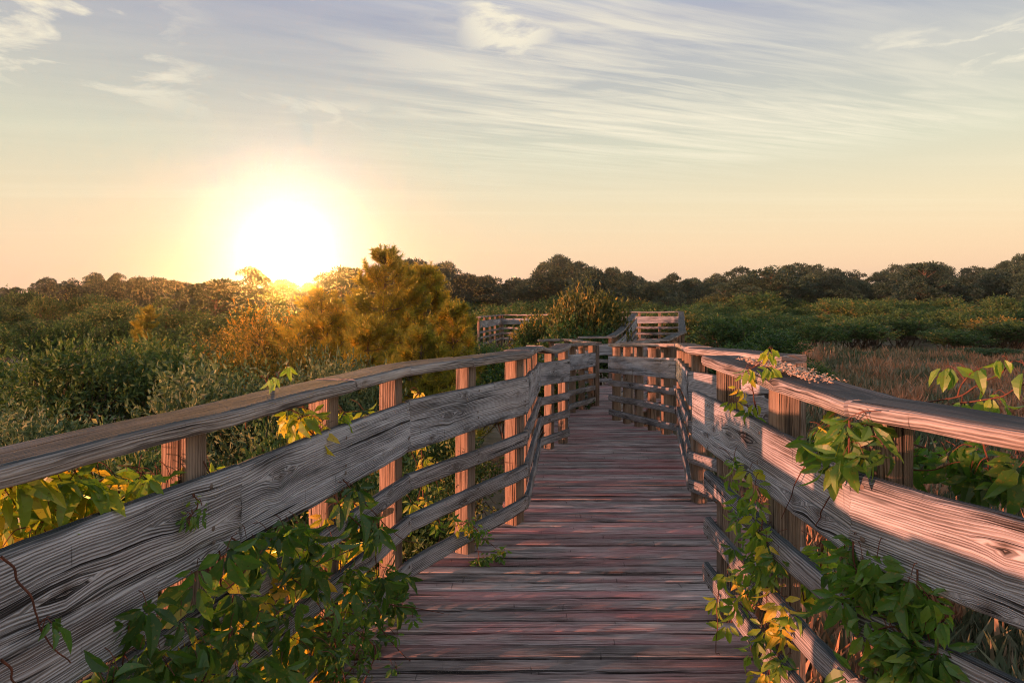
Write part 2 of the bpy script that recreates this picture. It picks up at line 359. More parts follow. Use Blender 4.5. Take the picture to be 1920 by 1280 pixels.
def railing(label, pts, inner, posts=None, spacing=.62, cap_h=1.11, joints=None, fine=True, cap_w=.19, sag=0.0, ext=(0.0, 0.0), gz0=-1.5, group=None, hts=HT, cap_ext=None, cap_dz=0.0):
    """pts: (x, y, deck z) along the posts' inner faces; inner +1 = walkway on the right of travel."""
    pts = [np.array(p if len(p) == 3 else (p[0], p[1], dz(p[1])), float) for p in pts]
    root = empty('boardwalk_railing', tuple(pts[0]))
    tag(root, label, 'railing', group)
    off = -pts[0]
    S, FS = (.035, .012) if fine == 2 else ((.05, .022) if fine else (.25, .05))
    for si in range(len(pts) - 1):
        a, b = pts[si], pts[si + 1]
        dh = unit(np.array([b[0] - a[0], b[1] - a[1], 0])); L = np.linalg.norm(b - a); ax_ = (b - a) / L
        nrm = np.array([dh[1], -dh[0], 0]) * inner; up = np.array([0, 0, 1.0])
        e0 = ext[0] if si == 0 else 0; e1 = ext[1] if si == len(pts) - 2 else 0
        a2, b2 = a - ax_ * e0, b + ax_ * e1; L2 = np.linalg.norm(b2 - a2)
        js = (joints or {}).get(si, [])
        def run(name, hc, w, h, offn, mat, cuts, sag_=0.0, ex=(0, 0), kn=0.0, lo=None):
            q0, q1 = a2 - ax_ * ex[0], b2 + ax_ * ex[1]; LL = np.linalg.norm(q1 - q0)
            cs = [0] + [c * LL for c in cuts] + [LL]
            for i in range(len(cs) - 1):
                s0, s1 = cs[i] + (.005 if i else 0), cs[i + 1] - (.005 if i < len(cs) - 2 else 0)
                jj = .0025 if name == 'cap_board' else .007; j0, j1 = random.uniform(-jj, jj), random.uniform(-jj, jj); jn = random.uniform(-.003, .003)
                p0 = q0 + ax_ * s0 + nrm * (offn + jn) + up * (hc + j0) + off
                p1 = q0 + ax_ * s1 + nrm * (offn - jn) + up * (hc + j1) + off
                gg = Geo(); ks = []
                if kn:
                    for _ in range(np.random.default_rng(int(SEED[0] * 10)).poisson(kn * (s1 - s0))):
                        ks.append((random.uniform(.05, s1 - s0), w + h * random.uniform(.15, .85), random.uniform(.012, .030)))
                board(gg, p0, p1, nrm, up, w, h, seg=S, fseg=FS, knots=ks, seed=sd(), warp=.005 if fine else .01, sag=sag_, wear=.003)
                if fine and name != 'cap_board':
                    for t in (pf if pf is not None else ()):
                        sp = t * L + e0 - s0
                        if not 0 < sp < s1 - s0: continue
                        for q_ in (-.3, .3):
                            th = np.linspace(0, 6.283, 9)[:-1]; rr_ = .0075
                            cpt = p0 + (p1 - p0) * ((sp + random.uniform(-.012, .012)) / (s1 - s0)) + nrm * (w / 2 + .0065) + up * h * (q_ + random.uniform(-.08, .08))
                            vv_ = cpt + rr_ * (np.cos(th)[:, None] * ax_ + np.sin(th)[:, None] * up)
                            vv_ = np.concatenate([vv_, [cpt + nrm * .003]])
                            gg.add(vv_, None, [[i_, (i_ + 1) % 8, 8] for i_ in range(8)], knot=1.0, tint=.3)
                link(name, gg.mesh(name), mat, root)
        pf = (posts or {}).get(si) if posts else None
        if pf is None:
            n_ = max(1, int(round(L / spacing))); pf = [(i + .5) / n_ for i in range(n_)] if si else [i / n_ for i in range(n_ + 1)]
        for hi, (ht, hh, nm) in enumerate(hts):
            cut = js if hi < 2 else [c for c in (joints or {}).get(('low', si), [])]
            run(nm, ht - hh / 2, .038, hh, .020 if hi != 1 else .0195, M_RAIL if hi < 2 else M_SLAT, cut, kn=2.2 if hi == 0 else 1.2, ex=(0, 0) if hi < 2 or e1 < .1 else (0, -e1))
        run('cap_board', cap_h - .024 + cap_dz, cap_w, .048, -.040, M_CAP, (joints or {}).get(('cap', si), js), sag_=sag, ex=((cap_ext or (0, 0))[0] if si == 0 else 0, (cap_ext or (0, 0))[1] if si == len(pts) - 2 else 0), kn=.6)
        for t in pf:
            c = a + (b - a) * t - nrm * .046
            top = c[2] + cap_h - .050
            gg = Geo()
            kn = [(random.uniform(.9, 2.2), random.uniform(.05, .3), random.uniform(.008, .018)) for _ in range(2)]
            board(gg, np.array([c[0], c[1], gz0]) + off, np.array([c[0] + random.uniform(-.008, .008), c[1], top]) + off, nrm, dh, .089, .089,
                  seg=.05 if fine else .5, fseg=.018 if fine else .05, knots=kn, seed=sd(), warp=.002, wear=.002)
            link('post', gg.mesh('post'), M_POST, root)
    return root

GR = 'weathered boardwalk railings along the winding walk'
fr = lambda d0, d1, ds: [(x - d0) / (d1 - d0) for x in ds]
LA = railing('nearest left railing, grey and half buried in creeper leaves', [(-2.16, -3.5), (-.53, 3.33)], 1, posts={0: fr(-3.5, 3.33, [-3.3, -2.4, -1.6, -.85, .62, 1.25, 1.90, 2.66, 3.30])},
             joints={0: fr(-3.5, 3.33, [-1.6, .25, 2.03]), ('cap', 0): fr(-3.5, 3.33, [-.8, 2.72]), ('low', 0): fr(-3.5, 3.33, [-1.6, 1.2])}, fine=2, group=GR, ext=(0, .0))
dh_ = unit(np.array([1.63, 6.83, 0])); nr_ = np.array([dh_[1], -dh_[0], 0])
for y0_, y1_ in ((-2.2, .1), (.11, 1.70)):
    gg = Geo(); q_ = lambda y: np.array([-2.16 + (y + 3.5) * 1.63 / 6.83, y, .672]) - np.array([-2.16, -3.5, 0]) + nr_ * .0195
    board(gg, q_(y0_), q_(y1_), nr_, (0, 0, 1), .036, .15, seg=.035, fseg=.012, knots=[(1.2, .1, .02), (.4, .12, .015)], seed=sd(), warp=.004, wear=.003)
    link('rail', gg.mesh('rail'), M_RAIL, LA)
LB = railing('left railing with three bare orange-lit posts beside the near deck', [(-.53, 3.33), (.07, 4.42)], 1, posts={0: [.5, .96]}, fine=2, group=GR,
             joints={('cap', 0): [.45]}, cap_ext=(.03, .03), cap_dz=-.004)
LC = railing('short left railing turning away just past the three bare posts', [(.075, 4.46), (.26, 6.95)], 1, spacing=.6, group=GR)
LD = railing('short left railing facing the walk under a sagging cap board', [(.26, 6.95), (.61, 7.64)], 1, spacing=.4, sag=.05, group=GR)
LE = railing('left railing running straight back behind the sagging cap', [(.61, 7.66), (.80, 10.4)], 1, spacing=.7, group=GR)
LF = railing('left railing angling right to the bend before the far bushes', [(.80, 10.42), (1.42, 11.9)], 1, spacing=.55, group=GR)
LG = railing('bump-out railing with sunlit cap behind the left bend', [(1.44, 12.0), (1.06, 14.0), (.60, 13.6)], -1, spacing=.8, group=GR)
LH = railing('short dark railing closing the far end of the lower deck', [(1.50, 15.4), (2.25, 15.4)], 1, spacing=.6, group=GR, fine=False)
LI = railing('left ramp railing with dark cap climbing to the upper landing', [(2.27, 15.42), (2.77, 17.3), (3.9, 21.5)], 1, spacing=.8, group=GR, fine=False)
TT = railing('railing across the back of the upper landing, slats glowing red', [(3.75, 23.9, -.02), (5.9, 23.9, -.02)], 1, spacing=.85, group=GR, fine=False)
RA = railing('nearest right railing, pale boards with sunlit upper edge and creeper', [(1.95, -.45, .0), (.95, 1.85, .03), (.925, 3.16, .05)], -1,
             posts={0: [.1, .38, .66, .985], 1: [.48, .93]}, joints={('low', 1): [.48]}, fine=2, group=GR, cap_h=1.125, ext=(0, .17), cap_ext=(0, -.19))
RB = railing('short right railing set back behind the nearest right railing', [(1.62, 4.0), (1.30, 4.9)], -1, spacing=.45, group=GR)
RC = railing('right railing running away along the dipping deck', [(1.305, 4.93), (1.94, 7.9)], -1, spacing=.75, group=GR)
RD = railing('right railing crossing the view with gaps between close posts', [(1.935, 7.95), (1.46, 9.9)], -1, spacing=.42, group=GR, ext=(0, .06))
RE = railing('right railing hidden behind the crossing railing of close posts', [(1.50, 9.95), (3.1, 14.0)], -1, spacing=.8, group=GR, fine=False)
RF = railing('right ramp railing with dark cap rising to the landing corner', [(3.12, 14.03), (4.2, 17.0), (5.85, 23.8)], -1, spacing=.9, group=GR, fine=False)
G1 = railing('far upper railing half hidden behind the golden bush', [(3.7, 24.6, -.1), (-.42, 28.0, -.2)], -1, spacing=1.2, group=GR, fine=False)
G2 = railing('farthest left railing with sunlit posts among the pines', [(-.45, 28.0, -.2), (-1.15, 24.3, -.2)], -1, spacing=.95, group=GR, fine=False)

# ------------------------------------------------------------------ foliage tools
def blades(base, dirs, side, length, width, tint, fold=.15, bend=0.0):
    """Simple leaves: a folded diamond each (4 verts, 2 tris)."""
    n = len(base); L = np.broadcast_to(length, (n,))[:, None]; W = np.broadcast_to(width, (n,))[:, None]
    nor = unit(np.cross(dirs, side))
    v = np.empty((n, 4, 3))
    v[:, 0] = base
    v[:, 1] = base + dirs * L * .48 + side * W * .5 + nor * W * fold
    v[:, 2] = base + dirs * L - nor * L * bend
    v[:, 3] = base + dirs * L * .48 - side * W * .5 + nor * W * fold
    o = np.arange(n)[:, None] * 4
    t = np.concatenate([o + [0, 1, 2], o + [0, 2, 3]], 1).reshape(-1, 3)
    return v.reshape(-1, 3), t, np.repeat(tint, 4)

def needles(base, dirs, length, width, tint):
    n = len(base); side = unit(np.cross(dirs, rng.normal(size=(n, 3)))); L = np.broadcast_to(length, (n,))[:, None]
    v = np.empty((n, 3, 3)); v[:, 0] = base + side * width; v[:, 1] = base - side * width; v[:, 2] = base + dirs * L
    return v.reshape(-1, 3), np.arange(n * 3).reshape(-1, 3), np.repeat(tint, 3)

def crown_pts(n, R, lobes, seed, shell=.5):
    r = np.random.default_rng(seed)
    c = r.normal(size=(lobes, 3)); c = unit(c) * (r.random((lobes, 1)) ** .5) * .62; c[:, 2] = np.abs(c[:, 2]) * .9 - .05
    rad = r.uniform(.20, .42, lobes); c = np.concatenate([c * 1.12, [[0, 0, .1]]]); rad = np.append(rad, .5)
    w = rad ** 2; k = r.choice(len(c), n, p=w / w.sum())
    d = unit(r.normal(size=(n, 3))); d[:, 2] = np.where(d[:, 2] < -.35, -d[:, 2], d[:, 2])
    rr = rad[k] * (shell + (1 - shell) * r.random(n) ** .6) * (1 + .13 * r.normal(size=n))
    p = c[k] + d * rr[:, None]
    return p * np.array(R), d, c * np.array(R), rad

def shrub_meshes(seed, R, nl, ll, lw, mat, lobes=10, per=7, up=.5, tmid=.45, name='shrub'):
    r = np.random.default_rng(seed)
    ns = nl // per
    p, d, cen, rad = crown_pts(ns, R, lobes, seed)
    p[:, 2] += R[2] * .75
    tw = unit(d + np.array([0, 0, up]) + .35 * r.normal(size=d.shape))
    tl = r.uniform(.5, 1.5, ns)[:, None] * ll * 2.6
    f = np.tile(np.linspace(.1, 1, per), ns)
    base = np.repeat(p, per, 0) + np.repeat(tw * tl, per, 0) * f[:, None]
    ld = unit(np.repeat(tw, per, 0) * .8 + .75 * r.normal(size=(ns * per, 3)))
    side = unit(np.cross(ld, r.normal(size=ld.shape)))
    zt = np.repeat(.20 * r.normal(size=ns) + tmid, per) + .17 * r.normal(size=ns * per)
    lv, lt, ti = blades(base, ld, side, ll * r.uniform(.65, 1.25, ns * per), lw * r.uniform(.7, 1.2, ns * per), np.clip(zt, 0, 1), fold=.2, bend=.08)
    fol = mesh_np('foliage', lv, None, lt, None, {'tint': ti}); fol.materials.append(mat)
    g = Geo()
    for c in cen:
        b0 = np.array([r.normal() * .1 * R[0], r.normal() * .1 * R[1], -.25]); c2 = c + np.array([0, 0, R[2] * .75])
        m = (b0 + c2) / 2 + r.normal(size=3) * .1 * R[0]
        tube(g, spline([b0, m, c2], 4), .022 * R[0] ** .5, .008, 5)
        for _ in range(5):
            q = c2 + unit(r.normal(size=3)) * np.array(R) * .35
            tube(g, [m * .3 + c2 * .7, (c2 + q) / 2 + r.normal(size=3) * .03, q], .008, .003, 4)
    br = g.mesh('branches'); br.materials.append(M_BARK)
    return fol, br

def place(name, meshes, loc, label, cat, group=None, sc=(1, 1, 1), rz=0.0):
    o = empty(name, loc, rz); o.scale = sc
    tag(o, label, cat, group)
    for me in meshes: link(me.name.split('.')[0], me, None, o)
    return o

# ------------------------------------------------------------------ near and middle shrubs
def base_z(x, y): return float(gz(x, y)) - .05
bay = [shrub_meshes(s, (1, 1, 1), 11000, .066, .027, M_BAY, lobes=24) for s in (11, 12)]
sil = [shrub_meshes(s, (1, 1, 1), 10000, .062, .026, M_SILVER, lobes=24, up=.9) for s in (21, 22)]
shr = [shrub_meshes(s, (1, 1, 1), 9000, .066, .036, M_SHRUB, lobes=20) for s in (31, 32, 33, 34)]
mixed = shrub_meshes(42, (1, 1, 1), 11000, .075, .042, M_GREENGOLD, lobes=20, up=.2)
gold = [shrub_meshes(41, (1, 1, 1), 9000, .055, .028, M_GOLD, lobes=18)]

def shrub_at(meshes, px, ytop, d, wpx, label, name='shrub', cat='shrub', group=None, rz=None, deep=1.0):
    x = (px - CX) / F * d; bz = base_z(x, d); top = H - (ytop - HY) / F * d
    r = wpx / F * d / 2 / .95; hz = (top - bz) / 1.72
    return place(name, meshes, (x, d, bz), label, cat, group, (r, r * deep, hz), random.uniform(0, 6.28) if rz is None else rz)

shrub_at(bay[0], 110, 612, 9.0, 330, 'dark green bayberry bush at the left edge, tall and rounded', 'bayberry_bush')
shrub_at(bay[1], 330, 618, 10.0, 300, 'olive bayberry bush behind the silvery bush', 'bayberry_bush')
shrub_at(sil[0], 60, 735, 6.2, 360, 'pale silvery bush low at the left edge above the cap board', 'silvery_bush')
shrub_at(sil[1], 445, 655, 6.6, 420, 'sun-tipped silvery bush leaning on the near left cap board', 'silvery_bush')
shrub_at(sil[0], 640, 640, 8.6, 240, 'silvery bush at the foot of the young pines', 'silvery_bush')
shrub_at(bay[0], 820, 770, 7.0, 260, 'dark bush showing between the three bare posts', 'bayberry_bush')
shrub_at(bay[1], 200, 800, 4.4, 420, 'low dark bush seen between the near left cap and board', 'bayberry_bush')
shrub_at(bay[1], -40, 630, 11.5, 300, 'green bayberry bush cut by the left frame edge behind the tall one', 'bayberry_bush')
shrub_at(bay[0], 560, 745, 5.0, 300, 'low bush under the cap beside the second left post', 'bayberry_bush')
shrub_at(bay[1], 760, 850, 5.2, 330, 'low shaded bush behind the bare left posts', 'bayberry_bush')
shrub_at(shr[0], 980, 655, 12.0, 240, 'small green bush below the farthest left railing', 'green_bush')
shrub_at(shr[1], 930, 630, 17.0, 190, 'leafy bush in front of the sunlit far posts', 'green_bush')
shrub_at(shr[2], 1015, 590, 19.5, 120, 'bush covering the foot of the far upper railing', 'green_bush')
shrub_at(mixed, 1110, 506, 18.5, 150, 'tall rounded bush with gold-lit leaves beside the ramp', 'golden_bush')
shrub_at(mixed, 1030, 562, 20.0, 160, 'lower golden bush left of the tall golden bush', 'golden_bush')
shrub_at(shr[3], 1095, 585, 17.5, 190, 'dark green base growth around the tall golden bush', 'green_bush')
shrub_at(shr[0], 1370, 590, 26.0, 190, 'broad dark bush behind the right railing bend', 'green_bush')
shrub_at(shr[2], 1440, 612, 22.0, 190, 'rounded dark bush at the edge of the dune grass', 'green_bush')
shrub_at(mixed, 1285, 575, 30.0, 80, 'yellowish bush just right of the upper landing', 'golden_bush')
shrub_at(shr[1], 1380, 640, 17.0, 200, 'low dark bush directly behind the right cap end', 'green_bush')

GS = 'rounded shrubs of the thicket behind the dune grass'
rr = random.Random(5)
def thicket(n, x0, x1, d0, d1, yt0, yt1, label, group, wr=(90, 190)):
    for i in range(n):
        d = d0 + (d1 - d0) * (i + .5) / n + rr.uniform(-1, 1)
        px = x0 + (x1 - x0) * ((i * .618) % 1) + rr.uniform(-25, 25)
        f = (d - d0) / (d1 - d0)
        yt = yt0 + (yt1 - yt0) * f + rr.uniform(-15, 13)
        shrub_at(mixed if rr.random() < .12 else rr.choice(shr), px, yt, d, rr.uniform(*wr) * (1.15 - .5 * f), label, 'thicket_shrub', 'shrub', group, rr.uniform(0, 6.28))
thicket(84, 1290, 2300, 37, 66, 606, 546, 'one of the dense dark green shrubs behind the dune grass', GS)
shrub_at(shr[0], 1860, 652, 33.0, 150, 'low dark bush out in the dune grass at the right', 'green_bush')
shrub_at(shr[2], 1620, 660, 31.0, 130, 'small green bush at the far edge of the dune grass', 'green_bush')
shrub_at(bay[0], 1500, 668, 19.0, 150, 'low bush beside the wood crumbs behind the right cap', 'bayberry_bush')
thicket(24, 780, 1320, 32, 66, 598, 548, 'one of the dark shrubs in front of the distant pines beyond the bend', 'shrubs beyond the bend of the walk', (80, 170))
thicket(52, -520, 760, 14, 60, 622, 545, 'one of the shadowed shrubs between the near bushes and the pine wood', 'shrubs of the left hollow')

# ------------------------------------------------------------------ far pine wood
def far_pine(seed, nc=95):
    r = np.random.default_rng(seed); g = Geo()
    Ht = 1.0
    v_, t_, a_ = [], [], []
    cl = []
    for k in range(nc):
        h = r.uniform(.26, 1.0); rad = (.36 * math.sqrt(max(0.02, 1 - ((h - .58) / .44) ** 2))) * r.uniform(.1, 1.0) ** .6
        th = r.uniform(0, 6.28); cl.append((rad * math.cos(th), rad * math.sin(th), h - .04))
    cl = np.array(cl); off = 0
    for c in cl:
        m = 130; d = unit(r.normal(size=(m, 3))); d[:, 2] = np.abs(d[:, 2]) * .9 - .25
        s = r.uniform(.06, .14)
        p = c + d * s * np.array([1.1, 1.1, .85]) * r.uniform(.55, 1, (m, 1))
        sd_ = unit(np.cross(d, r.normal(size=d.shape)))
        dd = unit(d + .5 * r.normal(size=d.shape) + [0, 0, .3])
        lv, lt, ti = blades(p, dd, sd_, .042 * r.uniform(.6, 1.3, m), .017, np.clip(.45 + .12 * r.normal() + .2 * r.normal(size=m), 0, 1))
        v_.append(lv); t_.append(lt + off); a_.append(ti); off += len(lv)
    crown = mesh_np('crown', np.concatenate(v_), None, np.concatenate(t_), None, {'tint': np.concatenate(a_)}); crown.materials.append(M_PINE)
    tube(g, spline([(0, 0, -.05), (.012, .01, .4), (-.01, 0, .72), (.01, .01, .95)], 4), .016, .004, 6)
    for c in cl[::2]:
        tube(g, [(0, 0, c[2] - .13), (c[0] * .6, c[1] * .6, c[2] - .05), tuple(c)], .006, .002, 4)
    tr = g.mesh('trunk'); tr.materials.append(M_BARK)
    return crown, tr
pines = [far_pine(s) for s in (51, 52, 53, 54)] + [far_pine(s, 46) for s in (55, 56, 57)]
SKY = [(-120, 548), (0, 545), (60, 530), (130, 520), (230, 514), (330, 524), (440, 528), (560, 530), (700, 512), (740, 492), (820, 495), (850, 505), (905, 520), (960, 530), (1000, 508), (1050, 487), (1100, 494), (1150, 500), (1185, 525), (1230, 518),
       (1280, 515), (1345, 521), (1400, 505), (1470, 500), (1520, 491), (1570, 500), (1640, 518), (1690, 496), (1720, 505), (1755, 495), (1800, 512), (1850, 503), (1890, 487), (1960, 484), (2040, 490)]
sx, sy = zip(*SKY)
GP = 'dark pines of the distant wood'
for row, (d0, n, drop) in enumerate(((98, 96, 0), (84, 88, 12), (70, 88, 30))):
    for k in range(n):
        px = -480 + 2860 * (k + rr.uniform(.1, .9)) / n
        d = d0 + rr.uniform(-6, 6)
        yt = float(np.interp(px, sx, sy)) + drop * rr.uniform(.5, 1.3) + rr.uniform(-7, 9)
        top = H - (yt - HY) / F * d; x = (px - CX) / F * d; bz = -1.6
        hh = top - bz; w = rr.uniform(4.6, 7.2) * (.75 + .25 * hh / 7)
        place('pine_tree', rr.choice(pines), (x, d, bz), 'one of the rounded dark pines standing in the distant wood', 'tree', GP, (w, w, hh), rr.uniform(0, 6.28))
def lone(px, yt, d, wpx, label):
    top = H - (yt - HY) / F * d; x = (px - CX) / F * d; bz = base_z(x, d); w = wpx / F * d / .72
    place('pine_tree', rr.choice(pines), (x, d, bz), label, 'tree', None, (w, w, top - bz), rr.uniform(0, 6.28))
lone(405, 526, 42, 165, 'broad round pine just left of the sun glare')
lone(468, 503, 55, 75, 'slim pine with open top right under the sun glare')
lone(640, 503, 50, 110, 'hazy pine right of the sun behind the young pines')
lone(775, 489, 60, 120, 'rounded pine rising behind the pointed young pine')
lone(1445, 500, 66, 110, 'pine with visible trunk standing clear above the thicket')
lone(1735, 494, 66, 95, 'thin-crowned pine with sky showing through on the right')

# ------------------------------------------------------------------ young pines by the walk
def young_pine(seed, Ht, R, whorls, lean=0.0, nl=.17, cone=.95):
    r = np.random.default_rng(seed); g = Geo(); V, T, A = [], [], []; off = 0
    tr = spline([(0, 0, -.1), (lean * .3, 0, Ht * .4), (lean * .8, .02, Ht * .75), (lean, 0, Ht)], 8)
    tube(g, tr, .035 * Ht ** .6, .008, 7)
    tips = []
    def shoot(path, m, ln, full=.55):
        nonlocal off
        ln = ln * (1.0 - .45 * min(1, max(0, path[-1][2] / Ht - .6) / .4)); path = np.asarray(path); L = len(path)
        f = 1 - r.random(m) * full; idx = f * (L - 1); i0 = np.clip(idx.astype(int), 0, L - 2); fr_ = (idx - i0)[:, None]
        b = path[i0] * (1 - fr_) + path[i0 + 1] * fr_; tn = unit(path[i0 + 1] - path[i0])
        rd = unit(np.cross(tn, r.normal(size=(m, 3)))); dd = unit(tn * r.uniform(.45, 1.3, (m, 1)) + rd * .8)
        v, t, a = needles(b, dd, ln * r.uniform(.7, 1.15, m), .0044, np.clip(.5 + .14 * r.normal() + .18 * r.normal(size=m), 0, 1))
        V.append(v); T.append(t + off); A.append(a); off += len(v)
    for w in range(whorls):
        f = .12 + .83 * (w / (whorls - 1)) ** .9; z = Ht * f; cen = tr[min(len(tr) - 1, int(f * (len(tr) - 1)))]
        bl = R * (1 - f) ** cone * 1.1 + .07
        for k in range(r.integers(5, 9)):
            th = r.uniform(0, 6.28); l = bl * r.uniform(.65, 1.1); dirn = np.array([math.cos(th), math.sin(th), 0])
            pth = spline([cen, cen + dirn * l * .5 + [0, 0, l * .12], cen + dirn * l * .85 + [0, 0, l * .42], cen + dirn * l + [0, 0, l * .62]], 5)
            tube(g, pth, .011, .004, 5)
            shoot(pth, 85 if f < .7 else 150, nl, .5 if f < .7 else .95)
            for s in range(int(4 + l * 9)):
                q = pth[r.integers(4, len(pth) - 1)]; d2 = unit(dirn + .9 * r.normal(size=3) * [1, 1, .4] + [0, 0, .7]); l2 = r.uniform(.12, .28) * (.6 + l * .5)
                p2 = spline([q, q + d2 * l2 * .5, q + d2 * l2 + [0, 0, l2 * .3]], 3); tube(g, p2, .005, .003, 4); shoot(p2, 62, nl, .7)
    shoot(tr[-17:], 620, nl * 1.15, 1.0)
    for k in range(9):
        th = k * 1.257 + r.uniform(0, .5); d2 = np.array([math.cos(th) * .32, math.sin(th) * .32, 1]); q = tr[-4 - 3 * (k % 3)]
        p2 = spline([q, q + d2 * .09, q + d2 * r.uniform(.16, .26)], 3); tube(g, p2, .006, .003, 4); shoot(p2, 45, nl * .5, .95)
    c = mesh_np('crown', np.concatenate(V), None, np.concatenate(T), None, {'tint': np.concatenate(A)}); c.materials.append(M_YPINE)
    t_ = g.mesh('trunk'); t_.materials.append(M_BARK)
    return c, t_
def ypine(px, yt, d, wpx, label, seed, wh=9, lean=0.0):
    x = (px - CX) / F * d; bz = base_z(x, d); top = H - (yt - HY) / F * d
    place('young_pine', young_pine(seed, top - bz, wpx / F * d / 2, wh, lean), (x - lean, d, bz), label, 'tree', 'young pines beside the left railing')
ypine(722, 462, 13.5, 250, 'tallest young pine with a pointed leader left of the walk', 61, 15)
ypine(797, 496, 14.5, 190, 'second young pine with leaning top right of the tallest one', 62, 13, .06)
ypine(603, 545, 12.5, 220, 'bushy young pine right under the sun glare', 63, 11)
ypine(850, 570, 12.5, 180, 'low spreading young pine near the far left railing posts', 64, 10)
ypine(690, 600, 10.5, 230, 'short young pine filling the gap below the tallest one', 65, 9)
ypine(790, 620, 9.5, 190, 'short young pine just behind the left cap board', 66, 9)
ypine(275, 578, 21.0, 70, 'small upright pine poking out of the left thicket', 67, 7)
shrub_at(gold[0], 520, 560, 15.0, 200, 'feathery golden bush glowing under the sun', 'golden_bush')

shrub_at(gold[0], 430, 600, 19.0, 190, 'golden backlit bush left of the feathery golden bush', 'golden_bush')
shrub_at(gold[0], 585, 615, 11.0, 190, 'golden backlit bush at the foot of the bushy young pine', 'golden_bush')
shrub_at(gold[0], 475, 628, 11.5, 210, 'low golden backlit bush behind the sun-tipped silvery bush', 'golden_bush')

# ------------------------------------------------------------------ dune grass
def grass(n, seed):
    r = np.random.default_rng(seed)
    d = 1.2 + 38 * r.random(n * 3) ** 1.25; u = r.uniform(.05, .86, n * 3)
    x = d * u + r.uniform(0, 1.2, n * 3)
    walk = np.interp(d, *zip(*RPOLY)) + .25
    cl = np.sin(x * .9 + 1.7 * np.sin(d * .5)) * np.cos(d * .7 + x * .3) + .6 * np.sin(x * 2.3 + d * 1.9)
    keep = (x > walk) & (r.random(n * 3) < np.clip(.42 + .5 * cl, .04, 1))
    x, d = x[keep][:n], d[keep][:n]; n = len(x)
    z = gz(x, d) - .02
    dirs = unit(np.stack([r.normal(size=n) * .32 + .1, r.normal(size=n) * .32, np.ones(n)], -1))
    side = unit(np.cross(dirs, r.normal(size=(n, 3))))
    patch = .6 + .28 * np.sin(x * .55 + 2) * np.cos(d * .4) + .18 * r.normal(size=n) + .12 * (d > 22) - .42 * (np.sin(x * 1.35 + 1.1 * np.sin(d * .6)) * np.cos(d * .95 - x * .3) > .42)
    L = r.uniform(.08, .26, n) * (1 + .9 * (r.random(n) < .12)) * (1 + .5 * np.exp(-((x - 13) / 4) ** 2 - ((d - 34) / 6) ** 2))
    v, t, a = blades(np.stack([x, d, z], -1), dirs, side, L, (.0028 + .00022 * d), np.clip(patch, 0, 1), fold=.1, bend=.22)
    return mesh_np('dune_grass', v, None, t, None, {'tint': a})
tag(link('dune_grass', grass(260000, 71), M_GRASS), 'reddish dry dune grass on the sand right of the walk', 'grass', kind='stuff')

# ------------------------------------------------------------------ creeper (palmate leaves)
RT = np.array([0, .12, .28, .45, .62, .80, .93, 1.0]); RW = np.array([.06, .42, .80, 1.0, .92, .58, .22, .0])
def leaflet(g, base, dirn, nor, L, W, tint, r, droop=.5):
    side = unit(np.cross(nor, dirn)); nor = unit(np.cross(dirn, side))
    s = RT * L; bend = -droop * L * RT ** 2 * r.uniform(.5, 1.4); sw = r.normal() * .08
    mid = base + s[:, None] * dirn + bend[:, None] * nor + (sw * L * RT ** 2)[:, None] * side
    wv = RW * W / 2 * (1 + .10 * np.array([0, 1, -1, 1, -1, 1, -1, 0]))
    lift = (r.uniform(.25, .8) * wv)[:, None] * nor
    a, b = mid + wv[:, None] * side + lift, mid - wv[:, None] * side + lift
    v = np.concatenate([a, mid, b]); n = len(RT); i = np.arange(n - 1)
    q = np.concatenate([np.stack([i, i + 1, n + i + 1, n + i], -1), np.stack([n + i, n + i + 1, 2 * n + i + 1, 2 * n + i], -1)])
    g.add(v, q, None, None, tint=np.clip(tint + .05 * np.tile(np.linspace(-.5, 1, n), 3), 0, 1))
def cluster(gl, gs, p, face, L, tint, r, stem_from=None, nlf=5):
    face = unit(np.asarray(face, float) + .45 * r.normal(size=3)); down = np.array([r.normal() * .35, r.normal() * .35, -1.0])
    down = unit(down - face * np.dot(down, face) * .7); sv = unit(np.cross(face, down))
    if stem_from is not None:
        m = (np.asarray(stem_from) + p) / 2 + [0, 0, .012]
        tube(gs, spline([stem_from, m, p], 3), .0013, .001, 4)
    angs = np.array([-95, -46, 0, 46, 95]) if nlf == 5 else np.array([-50, 0, 50])
    ls = np.array([.66, .9, 1, .9, .66]) if nlf == 5 else np.array([.85, 1, .85])
    for a, f in zip(np.radians(angs + r.normal(size=len(angs)) * 9), ls):
        d_ = unit(np.cos(a) * down * .9 + np.sin(a) * sv + face * r.uniform(.0, .5) + [0, 0, -.25])
        leaflet(gl, p + d_ * (.10 * L + .008), d_, unit(face + .55 * r.normal(size=3)), L * f * r.uniform(.85, 1.1), L * f * r.uniform(.36, .46), tint + .06 * r.normal(), r)

def plane_d(px, A, B):         # depth where the pixel column meets the vertical plane through A, B (x, y)
    k = (px - CX) / F; (x0, y0), (x1, y1) = A, B
    m = (x1 - x0) / (y1 - y0); return (x0 - m * y0) / (k - m)

def inpoly(x, y, poly):
    c = False; n = len(poly)
    for i in range(n):
        (x0, y0), (x1, y1) = poly[i], poly[i - 1]
        if (y0 > y) != (y1 > y) and x < (x1 - x0) * (y - y0) / (y1 - y0) + x0: c = not c
    return c

FA = ((-1.50, -.73), (-.53, 3.33)); FB = ((-.53, 3.33), (.07, 4.42)); FR0 = ((1.95, -.45), (.95, 1.85)); FR1 = ((.95, 1.85), (.93, 3.28))
IN_L = unit(np.array([.972, -.23, 0])); IN_R = unit(np.array([-.95, -.35, 0]))

